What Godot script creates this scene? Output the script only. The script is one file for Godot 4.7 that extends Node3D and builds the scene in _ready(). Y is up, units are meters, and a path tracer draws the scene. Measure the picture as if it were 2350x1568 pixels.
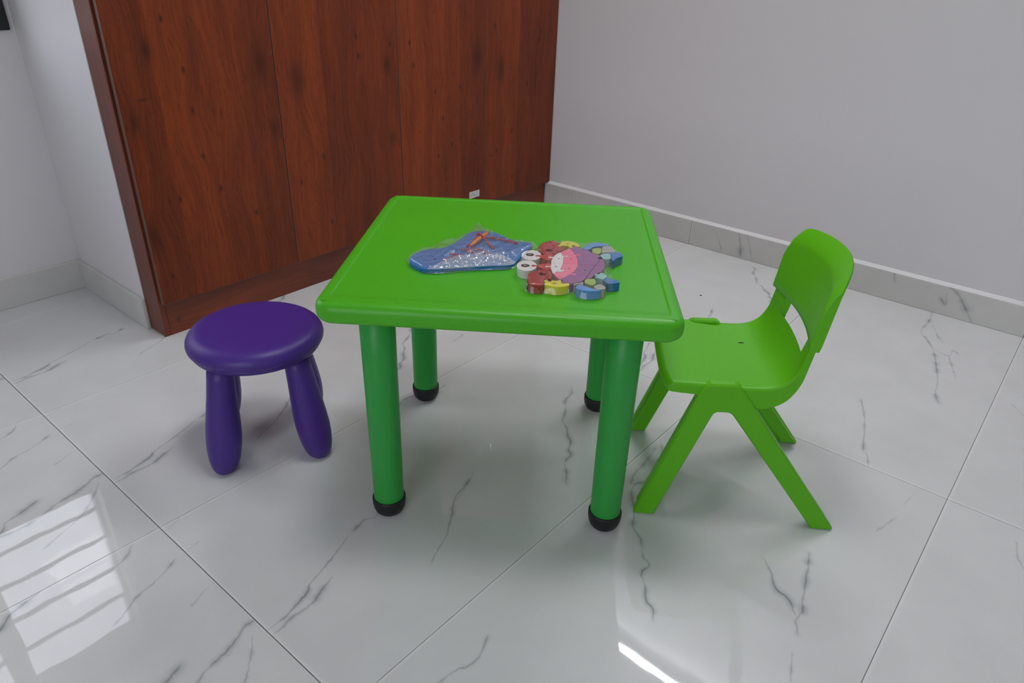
extends Node3D

const CEIL := 2.75
var M := {}
var rng := RandomNumberGenerator.new()

# ---------------------------------------------------------------- helpers
func tri(st: SurfaceTool, a: Vector3, b: Vector3, c: Vector3, hint: Vector3) -> void:
	if (a - c).cross(a - b).dot(hint) < 0.0:
		st.add_vertex(a); st.add_vertex(c); st.add_vertex(b)
	else:
		st.add_vertex(a); st.add_vertex(b); st.add_vertex(c)

func quad(st: SurfaceTool, a: Vector3, b: Vector3, c: Vector3, d: Vector3, hint: Vector3) -> void:
	tri(st, a, b, c, hint)
	tri(st, a, c, d, hint)

func begin() -> SurfaceTool:
	var st := SurfaceTool.new()
	st.begin(Mesh.PRIMITIVE_TRIANGLES)
	st.set_smooth_group(-1)
	return st

func finish(st: SurfaceTool) -> ArrayMesh:
	st.generate_normals()
	return st.commit()

func node(called: String, at := Vector3.ZERO, turn := 0.0, parent: Node3D = self) -> Node3D:
	var o := Node3D.new()
	o.name = called
	o.position = at
	o.rotation.y = turn
	parent.add_child(o, true)
	return o

func put(called: String, mesh: Mesh, m: Material, parent: Node3D = self, at := Vector3.ZERO) -> MeshInstance3D:
	var o := MeshInstance3D.new()
	o.name = called
	o.mesh = mesh
	o.material_override = m
	o.position = at
	o.cast_shadow = GeometryInstance3D.SHADOW_CASTING_SETTING_ON
	parent.add_child(o, true)
	return o

func tag(o: Node, label: String, category: String, group := "", kind := "") -> void:
	if label != "": o.set_meta("label", label)
	if category != "": o.set_meta("category", category)
	if group != "": o.set_meta("group", group)
	if kind != "": o.set_meta("kind", kind)

func structure(o: Node, label := "") -> void:
	o.set_meta("kind", "structure")
	if label != "": o.set_meta("label", label)

func mat(r: float, g: float, b: float, rough: float, spec := 0.5) -> StandardMaterial3D:
	# r, g, b are linear base colours
	var m := StandardMaterial3D.new()
	m.albedo_color = Color(r, g, b).linear_to_srgb()
	m.roughness = rough
	m.metallic_specular = spec
	return m

func box(st: SurfaceTool, lo: Vector3, hi: Vector3, r := 0.0) -> void:
	# a box with chamfered edges
	var c := (lo + hi) * 0.5
	var h := (hi - lo) * 0.5
	r = minf(r, minf(h.x, minf(h.y, h.z)) * 0.9)
	for ax in 3:
		for s in [-1.0, 1.0]:
			var n := Vector3.ZERO; n[ax] = s
			var u := (ax + 1) % 3
			var v := (ax + 2) % 3
			var p: Array[Vector3] = []
			for q in [[-1, -1], [1, -1], [1, 1], [-1, 1]]:
				var w := Vector3.ZERO
				w[ax] = s * h[ax]; w[u] = q[0] * (h[u] - r); w[v] = q[1] * (h[v] - r)
				p.append(c + w)
			quad(st, p[0], p[1], p[2], p[3], n)
	if r <= 0.0: return
	for ax in 3:
		var u := (ax + 1) % 3
		var v := (ax + 2) % 3
		for su in [-1.0, 1.0]:
			for sv in [-1.0, 1.0]:
				var a := Vector3.ZERO; var b := Vector3.ZERO
				a[u] = su * h[u]; a[v] = sv * (h[v] - r)
				b[u] = su * (h[u] - r); b[v] = sv * h[v]
				var e := Vector3.ZERO; e[ax] = h[ax] - r
				var n := Vector3.ZERO; n[u] = su; n[v] = sv
				quad(st, c + a - e, c + a + e, c + b + e, c + b - e, n)
	for sx in [-1.0, 1.0]:
		for sy in [-1.0, 1.0]:
			for sz in [-1.0, 1.0]:
				var s3 := Vector3(sx, sy, sz)
				var k := h - Vector3(r, r, r)
				tri(st, c + s3 * Vector3(h.x, k.y, k.z), c + s3 * Vector3(k.x, h.y, k.z), c + s3 * Vector3(k.x, k.y, h.z), s3)

func box_mesh(lo: Vector3, hi: Vector3, r := 0.0) -> ArrayMesh:
	var st := begin()
	box(st, lo, hi, r)
	return finish(st)

func lathe(profile: Array, seg := 40, axis_at := func(_y: float) -> Vector2: return Vector2.ZERO) -> ArrayMesh:
	# profile: [radius, height] from top to bottom
	var st := begin()
	st.set_smooth_group(0)
	for k in profile.size() - 1:
		for i in seg:
			var pts: Array[Vector3] = []
			var mid := Vector3.ZERO
			for q in [[k, i], [k, i + 1], [k + 1, i + 1], [k + 1, i]]:
				var a: float = TAU * (q[1] % seg) / seg
				var pr: Array = profile[q[0]]
				var o: Vector2 = axis_at.call(pr[1])
				pts.append(Vector3(o.x + pr[0] * cos(a), pr[1], o.y + pr[0] * sin(a)))
			var am := TAU * (i + 0.5) / seg
			var dr: float = profile[k + 1][0] - profile[k][0]
			var dy: float = profile[k + 1][1] - profile[k][1]
			mid = Vector3(cos(am) * -dy, dr, sin(am) * -dy)
			quad(st, pts[0], pts[1], pts[2], pts[3], mid)
	return finish(st)

func catmull(pts: Array, n: int, closed := false) -> Array:
	var out := []
	var m := pts.size()
	var segs := m if closed else m - 1
	for i in segs:
		var p0 = pts[(i - 1 + m) % m] if closed or i > 0 else pts[0]
		var p1 = pts[i]
		var p2 = pts[(i + 1) % m]
		var p3 = pts[(i + 2) % m] if closed or i + 2 < m else pts[m - 1]
		for k in n:
			var t := float(k) / n
			out.append(0.5 * ((2.0 * p1) + (p2 - p0) * t + (2.0 * p0 - 5.0 * p1 + 4.0 * p2 - p3) * t * t + (3.0 * p1 - p0 - 3.0 * p2 + p3) * t * t * t))
	if not closed: out.append(pts[m - 1])
	return out

func tube(path: Array, radii: Array, seg := 10) -> ArrayMesh:
	var st := begin()
	st.set_smooth_group(0)
	var n := path.size()
	var rings := []
	for i in n:
		var d: Vector3 = (path[mini(i + 1, n - 1)] - path[maxi(i - 1, 0)]).normalized()
		var up := Vector3.UP if absf(d.y) < 0.9 else Vector3.RIGHT
		var a := d.cross(up).normalized()
		var b := a.cross(d).normalized()
		var r: float = radii[i] if radii.size() == n else radii[0]
		var ring := []
		for k in seg:
			var t := TAU * k / seg
			ring.append(path[i] + a * cos(t) * r + b * sin(t) * r)
		rings.append(ring)
	for i in n - 1:
		for k in seg:
			var k2 := (k + 1) % seg
			var c: Vector3 = (path[i] + path[i + 1]) * 0.5
			var q: Vector3 = (rings[i][k] + rings[i][k2] + rings[i + 1][k] + rings[i + 1][k2]) * 0.25
			quad(st, rings[i][k], rings[i][k2], rings[i + 1][k2], rings[i + 1][k], q - c)
	for e in [0, n - 1]:
		for k in seg:
			tri(st, path[e], rings[e][k], rings[e][(k + 1) % seg], path[e] - path[1 if e == 0 else n - 2])
	return finish(st)

func poly_normals(poly: PackedVector2Array) -> PackedVector2Array:
	# outward mitre vectors of an anticlockwise polygon
	var out := PackedVector2Array()
	var n := poly.size()
	for i in n:
		var a := (poly[i] - poly[(i - 1 + n) % n]).normalized()
		var b := (poly[(i + 1) % n] - poly[i]).normalized()
		var na := Vector2(a.y, -a.x)
		var nb := Vector2(b.y, -b.x)
		var m := na + nb
		var l := m.length_squared()
		out.append(m * (2.0 / maxf(l, 0.5)) if l > 1e-6 else na)
	return out

func extrude(poly: PackedVector2Array, place: Callable, d0: float, d1: float, bevel := 0.0, smooth := false, keep_x := 99.0) -> ArrayMesh:
	# place(p, d) turns a point of the outline at depth d into space
	if Geometry2D.is_polygon_clockwise(poly):
		poly.reverse()
	# Godot's "clockwise" is in a y-down plane; make the signed area positive
	var area := 0.0
	for i in poly.size():
		area += poly[i].cross(poly[(i + 1) % poly.size()])
	if area < 0.0: poly.reverse()
	var nrm := poly_normals(poly)
	var inset := PackedVector2Array()
	for i in poly.size():
		inset.append(poly[i] - (nrm[i] if absf(poly[i].x - keep_x) > 1e-5 else Vector2(0, nrm[i].y)) * bevel)
	var rings := [[inset, d0], [poly, d0 + bevel], [poly, d1 - bevel], [inset, d1]] if bevel > 0.0 else [[poly, d0], [poly, d1]]
	var st := begin()
	var idx := Geometry2D.triangulate_polygon(inset)
	for e in 2:
		var d: float = d0 if e == 0 else d1
		var o: float = d1 if e == 0 else d0
		for k in range(0, idx.size(), 3):
			var hint: Vector3 = place.call(inset[idx[k]], d) - place.call(inset[idx[k]], o)
			tri(st, place.call(inset[idx[k]], d), place.call(inset[idx[k + 1]], d), place.call(inset[idx[k + 2]], d), hint)
	st.set_smooth_group(1 if smooth else -1)
	for r in rings.size() - 1:
		for i in poly.size():
			var j := (i + 1) % poly.size()
			var ra: PackedVector2Array = rings[r][0]
			var rb: PackedVector2Array = rings[r + 1][0]
			var da: float = rings[r][1]
			var db: float = rings[r + 1][1]
			var e := (poly[j] - poly[i]).normalized()
			var o2 := Vector2(e.y, -e.x) * 0.001
			var hint: Vector3 = place.call(poly[i] + o2, da) - place.call(poly[i], da)
			quad(st, place.call(ra[i], da), place.call(ra[j], da), place.call(rb[j], db), place.call(rb[i], db), hint)
	return finish(st)

func slab(us: Array, vs: Array, top: Callable, bot: Callable, mask: Callable) -> ArrayMesh:
	# a sheet with thickness over a grid; mask(u, v) says which cells exist
	var st := begin()
	var T := []
	var B := []
	for i in us.size():
		var a := []
		var b := []
		for j in vs.size():
			a.append(top.call(us[i], vs[j]))
			b.append(bot.call(us[i], vs[j]))
		T.append(a); B.append(b)
	var on := func(i: int, j: int) -> bool:
		if i < 0 or j < 0 or i >= us.size() - 1 or j >= vs.size() - 1: return false
		return mask.call((us[i] + us[i + 1]) * 0.5, (vs[j] + vs[j + 1]) * 0.5)
	for pass_ in 3:
		st.set_smooth_group(pass_ + 1)
		for i in us.size() - 1:
			for j in vs.size() - 1:
				if not on.call(i, j): continue
				var up: Vector3 = T[i][j] + T[i + 1][j + 1] - B[i][j] - B[i + 1][j + 1]
				if pass_ == 0: quad(st, T[i][j], T[i + 1][j], T[i + 1][j + 1], T[i][j + 1], up)
				elif pass_ == 1: quad(st, B[i][j], B[i + 1][j], B[i + 1][j + 1], B[i][j + 1], -up)
				else:
					var c: Vector3 = (T[i][j] + T[i + 1][j + 1] + B[i][j] + B[i + 1][j + 1]) * 0.25
					for e in [[-1, 0, i, j, i, j + 1], [1, 0, i + 1, j, i + 1, j + 1], [0, -1, i, j, i + 1, j], [0, 1, i, j + 1, i + 1, j + 1]]:
						if on.call(i + e[0], j + e[1]): continue
						var m: Vector3 = (T[e[2]][e[3]] + T[e[4]][e[5]] + B[e[2]][e[3]] + B[e[4]][e[5]]) * 0.25
						quad(st, T[e[2]][e[3]], T[e[4]][e[5]], B[e[4]][e[5]], B[e[2]][e[3]], m - c)
	return finish(st)

# ---------------------------------------------------------------- textures
func noise(s: int, f: float, oct := 3) -> FastNoiseLite:
	var n := FastNoiseLite.new()
	n.seed = s
	n.frequency = f
	n.noise_type = FastNoiseLite.TYPE_SIMPLEX_SMOOTH
	n.fractal_octaves = oct
	return n

func marble(w_mm: float, h_mm: float, veins: Array, s: int, base := Color(0.855, 0.855, 0.853)) -> ImageTexture:
	# a pale stone print; veins: [width mm, strength, x0, y0, x1, y1 ...] in cm
	var k := 1.25
	var w := int(w_mm * k)
	var h := int(h_mm * k)
	var small := Image.create(w / 24 + 2, h / 24 + 2, false, Image.FORMAT_RGB8)
	var cloud := noise(s, 0.09, 3)
	for y in small.get_height():
		for x in small.get_width():
			var q := 1.0 + cloud.get_noise_2d(x, y) * 0.02
			small.set_pixel(x, y, Color(base.r * q, base.g * q, base.b * q))
	small.resize(w, h, Image.INTERPOLATE_CUBIC)
	var data := small.get_data()
	var dark := PackedFloat32Array()
	dark.resize(w * h)
	var wob := noise(s + 7, 0.02, 4)
	var thick := noise(s + 9, 0.013, 2)
	for v in veins:
		var pts := []
		for i in range(2, v.size(), 2): pts.append(Vector2(v[i] * 10.0 * k, v[i + 1] * 10.0 * k))
		pts = catmull(pts, 10)
		var width: float = v[0] * k
		var total := float(pts.size())
		for i in pts.size() - 1:
			var a: Vector2 = pts[i]
			var b: Vector2 = pts[i + 1]
			var steps := int(maxf(1.0, a.distance_to(b)))
			for q in steps:
				var p := a.lerp(b, float(q) / steps)
				p += Vector2(wob.get_noise_2d(p.x * 2.5, p.y * 2.5), wob.get_noise_2d(p.y * 2.5 + 300.0, p.x * 2.5)) * 2.6
				var t := (i + float(q) / steps) / total
				var ends := minf(1.0, minf(t, 1.0 - t) * 9.0 + 0.12)
				var g := clampf(0.55 + 1.1 * thick.get_noise_2d(p.x, p.y), 0.12, 1.0)
				var r := width * (0.4 + 1.3 * g * g)
				var strength: float = v[1] * ends * (0.45 + 0.55 * g)
				var reach := int(r * 2.0) + 2
				for dy in range(-reach, reach + 1):
					var yy := int(p.y) + dy
					if yy < 0 or yy >= h: continue
					for dx in range(-reach, reach + 1):
						var xx := int(p.x) + dx
						if xx < 0 or xx >= w: continue
						var d := Vector2(xx - p.x, yy - p.y).length()
						var core := exp(-d * d / (0.5 + 0.14 * r * r)) * strength * 0.85
						var halo := exp(-d * d / (0.9 * r * r + 1.0)) * strength * 0.38
						var at := yy * w + xx
						dark[at] = maxf(dark[at], maxf(core, halo))
	for i in w * h:
		var d := dark[i]
		if d > 0.004:
			data[i * 3] = int(data[i * 3] * (1.0 - d) + 108.0 * d)
			data[i * 3 + 1] = int(data[i * 3 + 1] * (1.0 - d) + 116.0 * d)
			data[i * 3 + 2] = int(data[i * 3 + 2] * (1.0 - d) + 120.0 * d)
	return ImageTexture.create_from_image(Image.create_from_data(w, h, false, Image.FORMAT_RGB8, data))

func wave_normals(s: int) -> ImageTexture:
	# the slight waviness of polished tiles as a normal map
	var w := 300
	var h := 150
	var n := noise(s, 0.036, 2)
	var im := Image.create(w, h, false, Image.FORMAT_RGB8)
	for y in h:
		for x in w:
			var gx := (n.get_noise_2d(x + 2, y) - n.get_noise_2d(x - 2, y)) * 3.0
			var gy := (n.get_noise_2d(x, y + 2) - n.get_noise_2d(x, y - 2)) * 3.0
			var v := Vector3(clampf(gx, -0.8, 0.8), clampf(gy, -0.8, 0.8), 1.0).normalized()
			im.set_pixel(x, y, Color(v.x * 0.5 + 0.5, v.y * 0.5 + 0.5, v.z * 0.5 + 0.5))
	return ImageTexture.create_from_image(im)

func wood(w_mm: float, h_mm: float, strips: Array, knots: Array, s: int, sideways := false) -> ImageTexture:
	# red-brown laminate: strips [x mm, tone], knots [x mm, height mm, size]
	var k := 0.62
	var w := int(w_mm * k)
	var h := int(h_mm * k)
	var im := Image.create(w, h, false, Image.FORMAT_RGB8)
	var fine := noise(s, 0.5, 2)
	var mid := noise(s + 1, 0.045, 3)
	var broad := noise(s + 2, 0.012, 2)
	var warp := noise(s + 3, 0.006, 2)
	var fleck := noise(s + 5, 0.35, 1)
	var light := Vector3(0.57, 0.255, 0.115)
	var deep := Vector3(0.375, 0.165, 0.10)
	for y in h:
		for x in w:
			var px: float = x / k
			var py: float = (h - 1 - y) / k
			var gx := (py if sideways else px)
			var gy := (px if sideways else py)
			var bend := warp.get_noise_2d(gx * 0.8, gy * 0.35) * 26.0
			var soft := 0.0
			for q in knots:
				var ddx: float = px - q[0]
				var ddy: float = py - q[1]
				if absf(ddx) > 90.0 or absf(ddy) > 190.0: continue
				var sz: float = [0.0, 7.0, 17.0, 30.0, 10.0][q[2]]
				var e := ddx * ddx / (sz * sz) + ddy * ddy / (sz * sz * 4.5)
				bend += signf(ddx) * sz * 0.5 * exp(-e * 0.22)
				if q[2] == 4:
					soft = maxf(soft, 0.55 * exp(-(ddx * ddx) / 160.0 - (ddy * ddy) / 10.0))
				else:
					soft = maxf(soft, (0.85 if q[2] == 1 else 0.5) * exp(-e * (3.2 if q[2] == 1 else 1.6)))
			var tone: float = strips[0][1]
			for q in strips:
				if px + warp.get_noise_2d(3.0, py * 0.5) * 5.0 >= q[0]: tone = q[1]
			var xx := gx + bend
			var grain := fine.get_noise_2d(xx * 0.9, gy * 0.022) * 0.15 + mid.get_noise_2d(xx * 1.4, gy * 0.06) * 0.27 + broad.get_noise_2d(xx, gy * 0.12) * 0.26
			var line := sin(xx * 0.62 + mid.get_noise_2d(xx * 0.3, gy * 0.05) * 9.0)
			var t := clampf(tone + grain + line * 0.05, 0.0, 1.0)
			var c := deep.lerp(light, t)
			if fleck.get_noise_2d(xx * 0.7, gy * 0.05) > 0.62: c *= 0.86
			c = c.lerp(Vector3(0.2, 0.1, 0.075), soft)
			im.set_pixel(x, y, Color(c.x, c.y, c.z))
	return ImageTexture.create_from_image(im)

func textured(t: Texture2D, rough: float, spec := 0.5) -> StandardMaterial3D:
	var m := StandardMaterial3D.new()
	m.albedo_texture = t
	m.roughness = rough
	m.metallic_specular = spec
	return m

func faced_box(lo: Vector3, hi: Vector3, r: float, ax: int) -> ArrayMesh:
	# chamfered box whose uv runs over the plane across axis ax (0..1, v down)
	var st := begin()
	box(st, lo, hi, r)
	st.generate_normals()
	var mdt := MeshDataTool.new()
	mdt.create_from_surface(st.commit(), 0)
	for i in mdt.get_vertex_count():
		var q := (mdt.get_vertex(i) - lo) / (hi - lo)
		if ax == 2: mdt.set_vertex_uv(i, Vector2(q.x, 1.0 - q.y))
		elif ax == 1: mdt.set_vertex_uv(i, Vector2(q.x, q.z))
		else: mdt.set_vertex_uv(i, Vector2(q.z, 1.0 - q.y))
	var raw := ArrayMesh.new()
	mdt.commit_to_surface(raw)
	var t := SurfaceTool.new()
	t.create_from(raw, 0)
	t.generate_tangents()
	return t.commit()

# ---------------------------------------------------------------- scene
func _ready() -> void:
	rng.seed = 11
	# camera
	var cam := Camera3D.new()
	cam.name = "camera"
	cam.position = Vector3(-2.6541, 1.048, 2.0003)
	cam.rotation = Vector3(-0.4979, -0.8838, 0.032)
	cam.fov = 50.957
	cam.near = 0.02
	add_child(cam)
	# overcast sky
	var sky_m := ProceduralSkyMaterial.new()
	sky_m.sky_top_color = Color(0.93, 0.95, 1.0)
	sky_m.sky_horizon_color = Color(0.95, 0.97, 1.0)
	sky_m.ground_bottom_color = Color(0.42, 0.42, 0.40)
	sky_m.ground_horizon_color = Color(0.62, 0.63, 0.63)
	sky_m.sky_energy_multiplier = 1.9
	sky_m.ground_energy_multiplier = 1.1
	var sky := Sky.new()
	sky.sky_material = sky_m
	var env := Environment.new()
	env.background_mode = Environment.BG_SKY
	env.sky = sky
	env.tonemap_mode = Environment.TONE_MAPPER_LINEAR
	env.tonemap_exposure = 1.0
	env.sdfgi_enabled = true
	env.ssao_enabled = true
	env.ssil_enabled = true
	var we := WorldEnvironment.new()
	we.name = "world_environment"
	we.environment = env
	add_child(we)

	make_materials()
	make_shell()
	make_floor()
	make_cabinet()
	make_baseboards()
	make_windows()
	make_tube_light("tube_light", Vector3(0.0, 2.47, 1.06), 0.0, 1.5, "white tube light high on the grey wall beside the cabinet")
	make_panel_light(Vector3(-1.65, CEIL, 1.15), 1.15)
	make_table()
	make_chair()
	make_stool()
	make_lacing_toy()
	make_puzzle()
	make_bits()

func make_materials() -> void:
	var wall := mat(0.76, 0.745, 0.755, 0.62, 0.35)
	var wn := NoiseTexture2D.new()
	wn.width = 512; wn.height = 512; wn.seamless = true; wn.as_normal_map = true; wn.bump_strength = 2.0
	wn.noise = noise(4, 0.03, 4)
	wall.normal_enabled = true
	wall.normal_texture = wn
	wall.normal_scale = 0.12
	wall.uv1_triplanar = true
	wall.uv1_world_triplanar = true
	wall.uv1_scale = Vector3(1.6, 1.6, 1.6)
	M.wall = wall
	M.ceiling = mat(0.82, 0.82, 0.82, 0.8, 0.3)
	M.grout = mat(0.16, 0.15, 0.135, 0.9, 0.2)
	M.fillet = mat(0.80, 0.79, 0.79, 0.6, 0.35)
	M.granite = mat(0.012, 0.014, 0.015, 0.12)
	M.frame = mat(0.72, 0.72, 0.72, 0.35)
	M.steel = mat(0.55, 0.55, 0.56, 0.22); M.steel.metallic = 1.0
	M.bar = mat(0.30, 0.30, 0.31, 0.4)
	var glass := mat(0.95, 0.98, 0.98, 0.02); glass.albedo_color.a = 0.06
	glass.transparency = BaseMaterial3D.TRANSPARENCY_ALPHA
	M.glass = glass
	# plastics
	M.top_green = mat(0.068, 0.42, 0.009, 0.38, 0.42)
	M.leg_green = mat(0.024, 0.335, 0.046, 0.40, 0.45)
	M.chair_green = mat(0.112, 0.48, 0.007, 0.42, 0.4)
	M.purple = mat(0.062, 0.018, 0.235, 0.42)
	M.rubber = mat(0.006, 0.0065, 0.007, 0.5)
	for q in ["top_green", "leg_green", "chair_green", "purple"]:
		var fn := NoiseTexture2D.new()
		fn.width = 256; fn.height = 256; fn.seamless = true; fn.as_normal_map = true; fn.bump_strength = 3.0
		fn.noise = noise(21, 0.12, 2)
		M[q].normal_enabled = true
		M[q].normal_texture = fn
		M[q].normal_scale = 0.12
		M[q].uv1_triplanar = true
		M[q].uv1_scale = Vector3(14, 14, 14)

# ---------------------------------------------------------------- the room
func wall_with_hole(lo: Vector3, hi: Vector3, ax: int, a0: float, a1: float, y0: float, y1: float) -> ArrayMesh:
	# ax: the axis along the wall; the opening runs a0..a1 along it and y0..y1 in height
	var st := begin()
	for q in [[lo[ax], a0, lo.y, hi.y], [a1, hi[ax], lo.y, hi.y], [a0, a1, lo.y, y0], [a0, a1, y1, hi.y]]:
		var l := lo
		var h := hi
		l[ax] = q[0]; h[ax] = q[1]; l.y = q[2]; h.y = q[3]
		box(st, l, h)
	return finish(st)

func make_shell() -> void:
	structure(put("wall_right", box_mesh(Vector3(0, 0, -0.75), Vector3(0.15, CEIL, 4.05)), M.wall), "plain pale grey painted wall beside the wooden cabinet")
	structure(put("wall_back", wall_with_hole(Vector3(-4.45, 0, -0.70), Vector3(-1.70, CEIL, -0.548), 0, -2.86, -2.005, 0.80, 1.655), M.wall), "white painted wall with the barred window")
	structure(put("wall_niche", box_mesh(Vector3(-1.70, 0, -0.70), Vector3(0, CEIL, -0.62)), M.wall))
	structure(put("wall_return", box_mesh(Vector3(-1.859, 0, -0.548), Vector3(-1.75, CEIL, -0.09)), M.wall), "short white return wall at the end of the cabinet")
	structure(put("wall_left", wall_with_hole(Vector3(-4.45, 0, -0.548), Vector3(-4.30, CEIL, 4.05), 2, 1.4, 3.0, 0.5, 2.2), M.wall))
	structure(put("wall_rear", box_mesh(Vector3(-4.30, 0, 3.90), Vector3(0, CEIL, 4.05)), M.wall))
	structure(put("ceiling", box_mesh(Vector3(-4.45, CEIL, -0.75), Vector3(0.15, CEIL + 0.12, 4.05)), M.ceiling))

func make_floor() -> void:
	var root := node("floor")
	structure(root, "glossy white marble-look tiles with grey veins")
	put("grout_bed", box_mesh(Vector3(-4.45, -0.08, -0.75), Vector3(0.15, -0.0022, 4.05)), M.grout, root)
	var A := [[4, 0.8, 0, 38, 3, 38, 7, 37, 10, 36, 11, 35, 14, 34, 17, 33, 22, 31, 24, 30], [4, 0.7, 25, 30, 29, 29, 31, 30, 34, 28.5],
		[6, 0.75, 0, 39.5, 2, 39.5, 4, 39, 6, 39, 9, 39, 11, 38, 15, 36.5],
		[3.5, 0.75, 29, 48.5, 33, 46.5, 37, 45, 40, 43, 43, 41, 44, 40, 47, 38, 51, 37, 54, 36],
		[4.5, 0.75, 101, 30, 98, 32, 94, 33, 90, 36, 86, 38, 84, 41, 82, 42.5, 80, 45, 77, 46.5, 76, 48, 73, 48.5, 70, 51, 66, 54],
		[3.5, 0.7, 60, 4, 63, 2, 66, 1, 69, 2, 74, 4, 78, 4], [2, 0.5, 56, 35, 52, 37, 46, 39], [2, 0.5, 103, 47, 99, 48, 96, 48], [1.5, 0.3, 0, 10, 3, 9.5], [1.6, 0.35, 0, 2, 4, 0.2]]
	var B := [[3.5, 0.75, 62, 16, 59, 18, 58, 20, 55, 20, 53, 22, 50, 24, 49, 26, 46.5, 27.5],
		[5.5, 0.8, 59.5, 17.5, 63, 15, 65, 12, 70, 9, 74, 6, 77, 5, 79, 6, 81, 6, 86, 5, 91, 4, 96, 0.5],
		[5, 0.6, 76, 4.5, 80, 3, 86, 2.5, 92, 1.5],
		[4.5, 0.8, 75, 36, 72, 39, 69, 41, 68, 44, 65, 46.5], [5, 0.75, 83, 42.5, 78, 44, 74, 45, 70, 46, 67, 47, 64, 47, 61, 48.5], [3, 0.6, 57, 49, 54, 50, 51, 51],
		[4, 0.45, 98, 51, 102, 52, 106, 53], [2, 0.3, 111, 53, 117, 54], [4, 0.75, 12, 7.5, 16, 8, 18, 9, 21, 9, 24.5, 7.5]]
	var C := [[4.5, 0.75, 106, 33, 96, 34, 86, 34, 81, 37, 75, 40, 69, 42, 62, 44, 54, 46, 47, 47, 42, 49], [3.5, 0.55, 75, 40.5, 74, 44, 73, 45, 60, 49.5], [3, 0.55, 74, 45, 79, 45, 76.5, 47], [3, 0.5, 95, 35.5, 86, 39, 82, 41.5],
		[3.5, 0.7, 30, 32, 23, 35, 17, 37, 6, 40, 5, 41, 0, 43], [2.5, 0.4, 56, 4, 50, 8.5], [2.5, 0.5, 115, 14, 110, 15, 107, 16.5]]
	var D := [[3.5, 0.6, 103, 17.5, 106, 16, 109, 14, 113, 13, 118, 10.5], [2.5, 0.45, 114, 23.5, 118.5, 21.5], [6, 0.7, 96, 39, 99, 38, 100, 36, 103, 35, 107, 33.5],
		[4.5, 0.65, 96, 39, 101, 40, 106, 39, 109, 37.5, 112, 37, 115, 36, 118, 34.5, 120, 34.5], [3, 0.5, 102, 49.5, 105, 48, 111, 45, 115, 41, 118, 37],
		[6, 0.75, 86, 6, 90, 4, 92, 2, 94, 1, 98, 0], [3, 0.55, 108, 4.5, 112, 3, 114, 0.5]]
	var waves := wave_normals(33)
	var mats := []
	for q in [[A, 101], [B, 202], [C, 303], [D, 404]]:
		var m := textured(marble(1200, 600, q[0], q[1]), 0.022, 0.5)
		m.normal_enabled = true
		m.normal_texture = waves
		m.normal_scale = 0.0014
		m.texture_repeat = false
		mats.append(m)
	# one mesh, 1.2 m by 0.6 m less the joints
	var g := 0.0008
	var mesh := faced_box(Vector3(-0.6 + g, -0.009, -0.3 + 0.0005), Vector3(0.6 - g, 0.0, 0.3 - 0.0005), 0.0005, 1)
	for i in range(-2, 2):
		for j in range(-3, 6):
			var which := 0
			if i == 0 and j == 1: which = 1
			elif i == 1 and j in [1, 2, 4]: which = 2
			elif i == 1 and j == 0: which = 0
			elif i == -1: which = 3
			elif i == 0 and j == 2: which = 2
			elif j > 2: which = (i + j) % 3
			var t := put("tile", mesh, mats[which], root, Vector3(-2.2587 + 1.2 * i + 0.6, 0, 0.7652 + 0.6 * j + 0.3))
			t.rotation = Vector3(rng.randf_range(-1, 1) * 0.0006, 0, rng.randf_range(-1, 1) * 0.0003)

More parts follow.
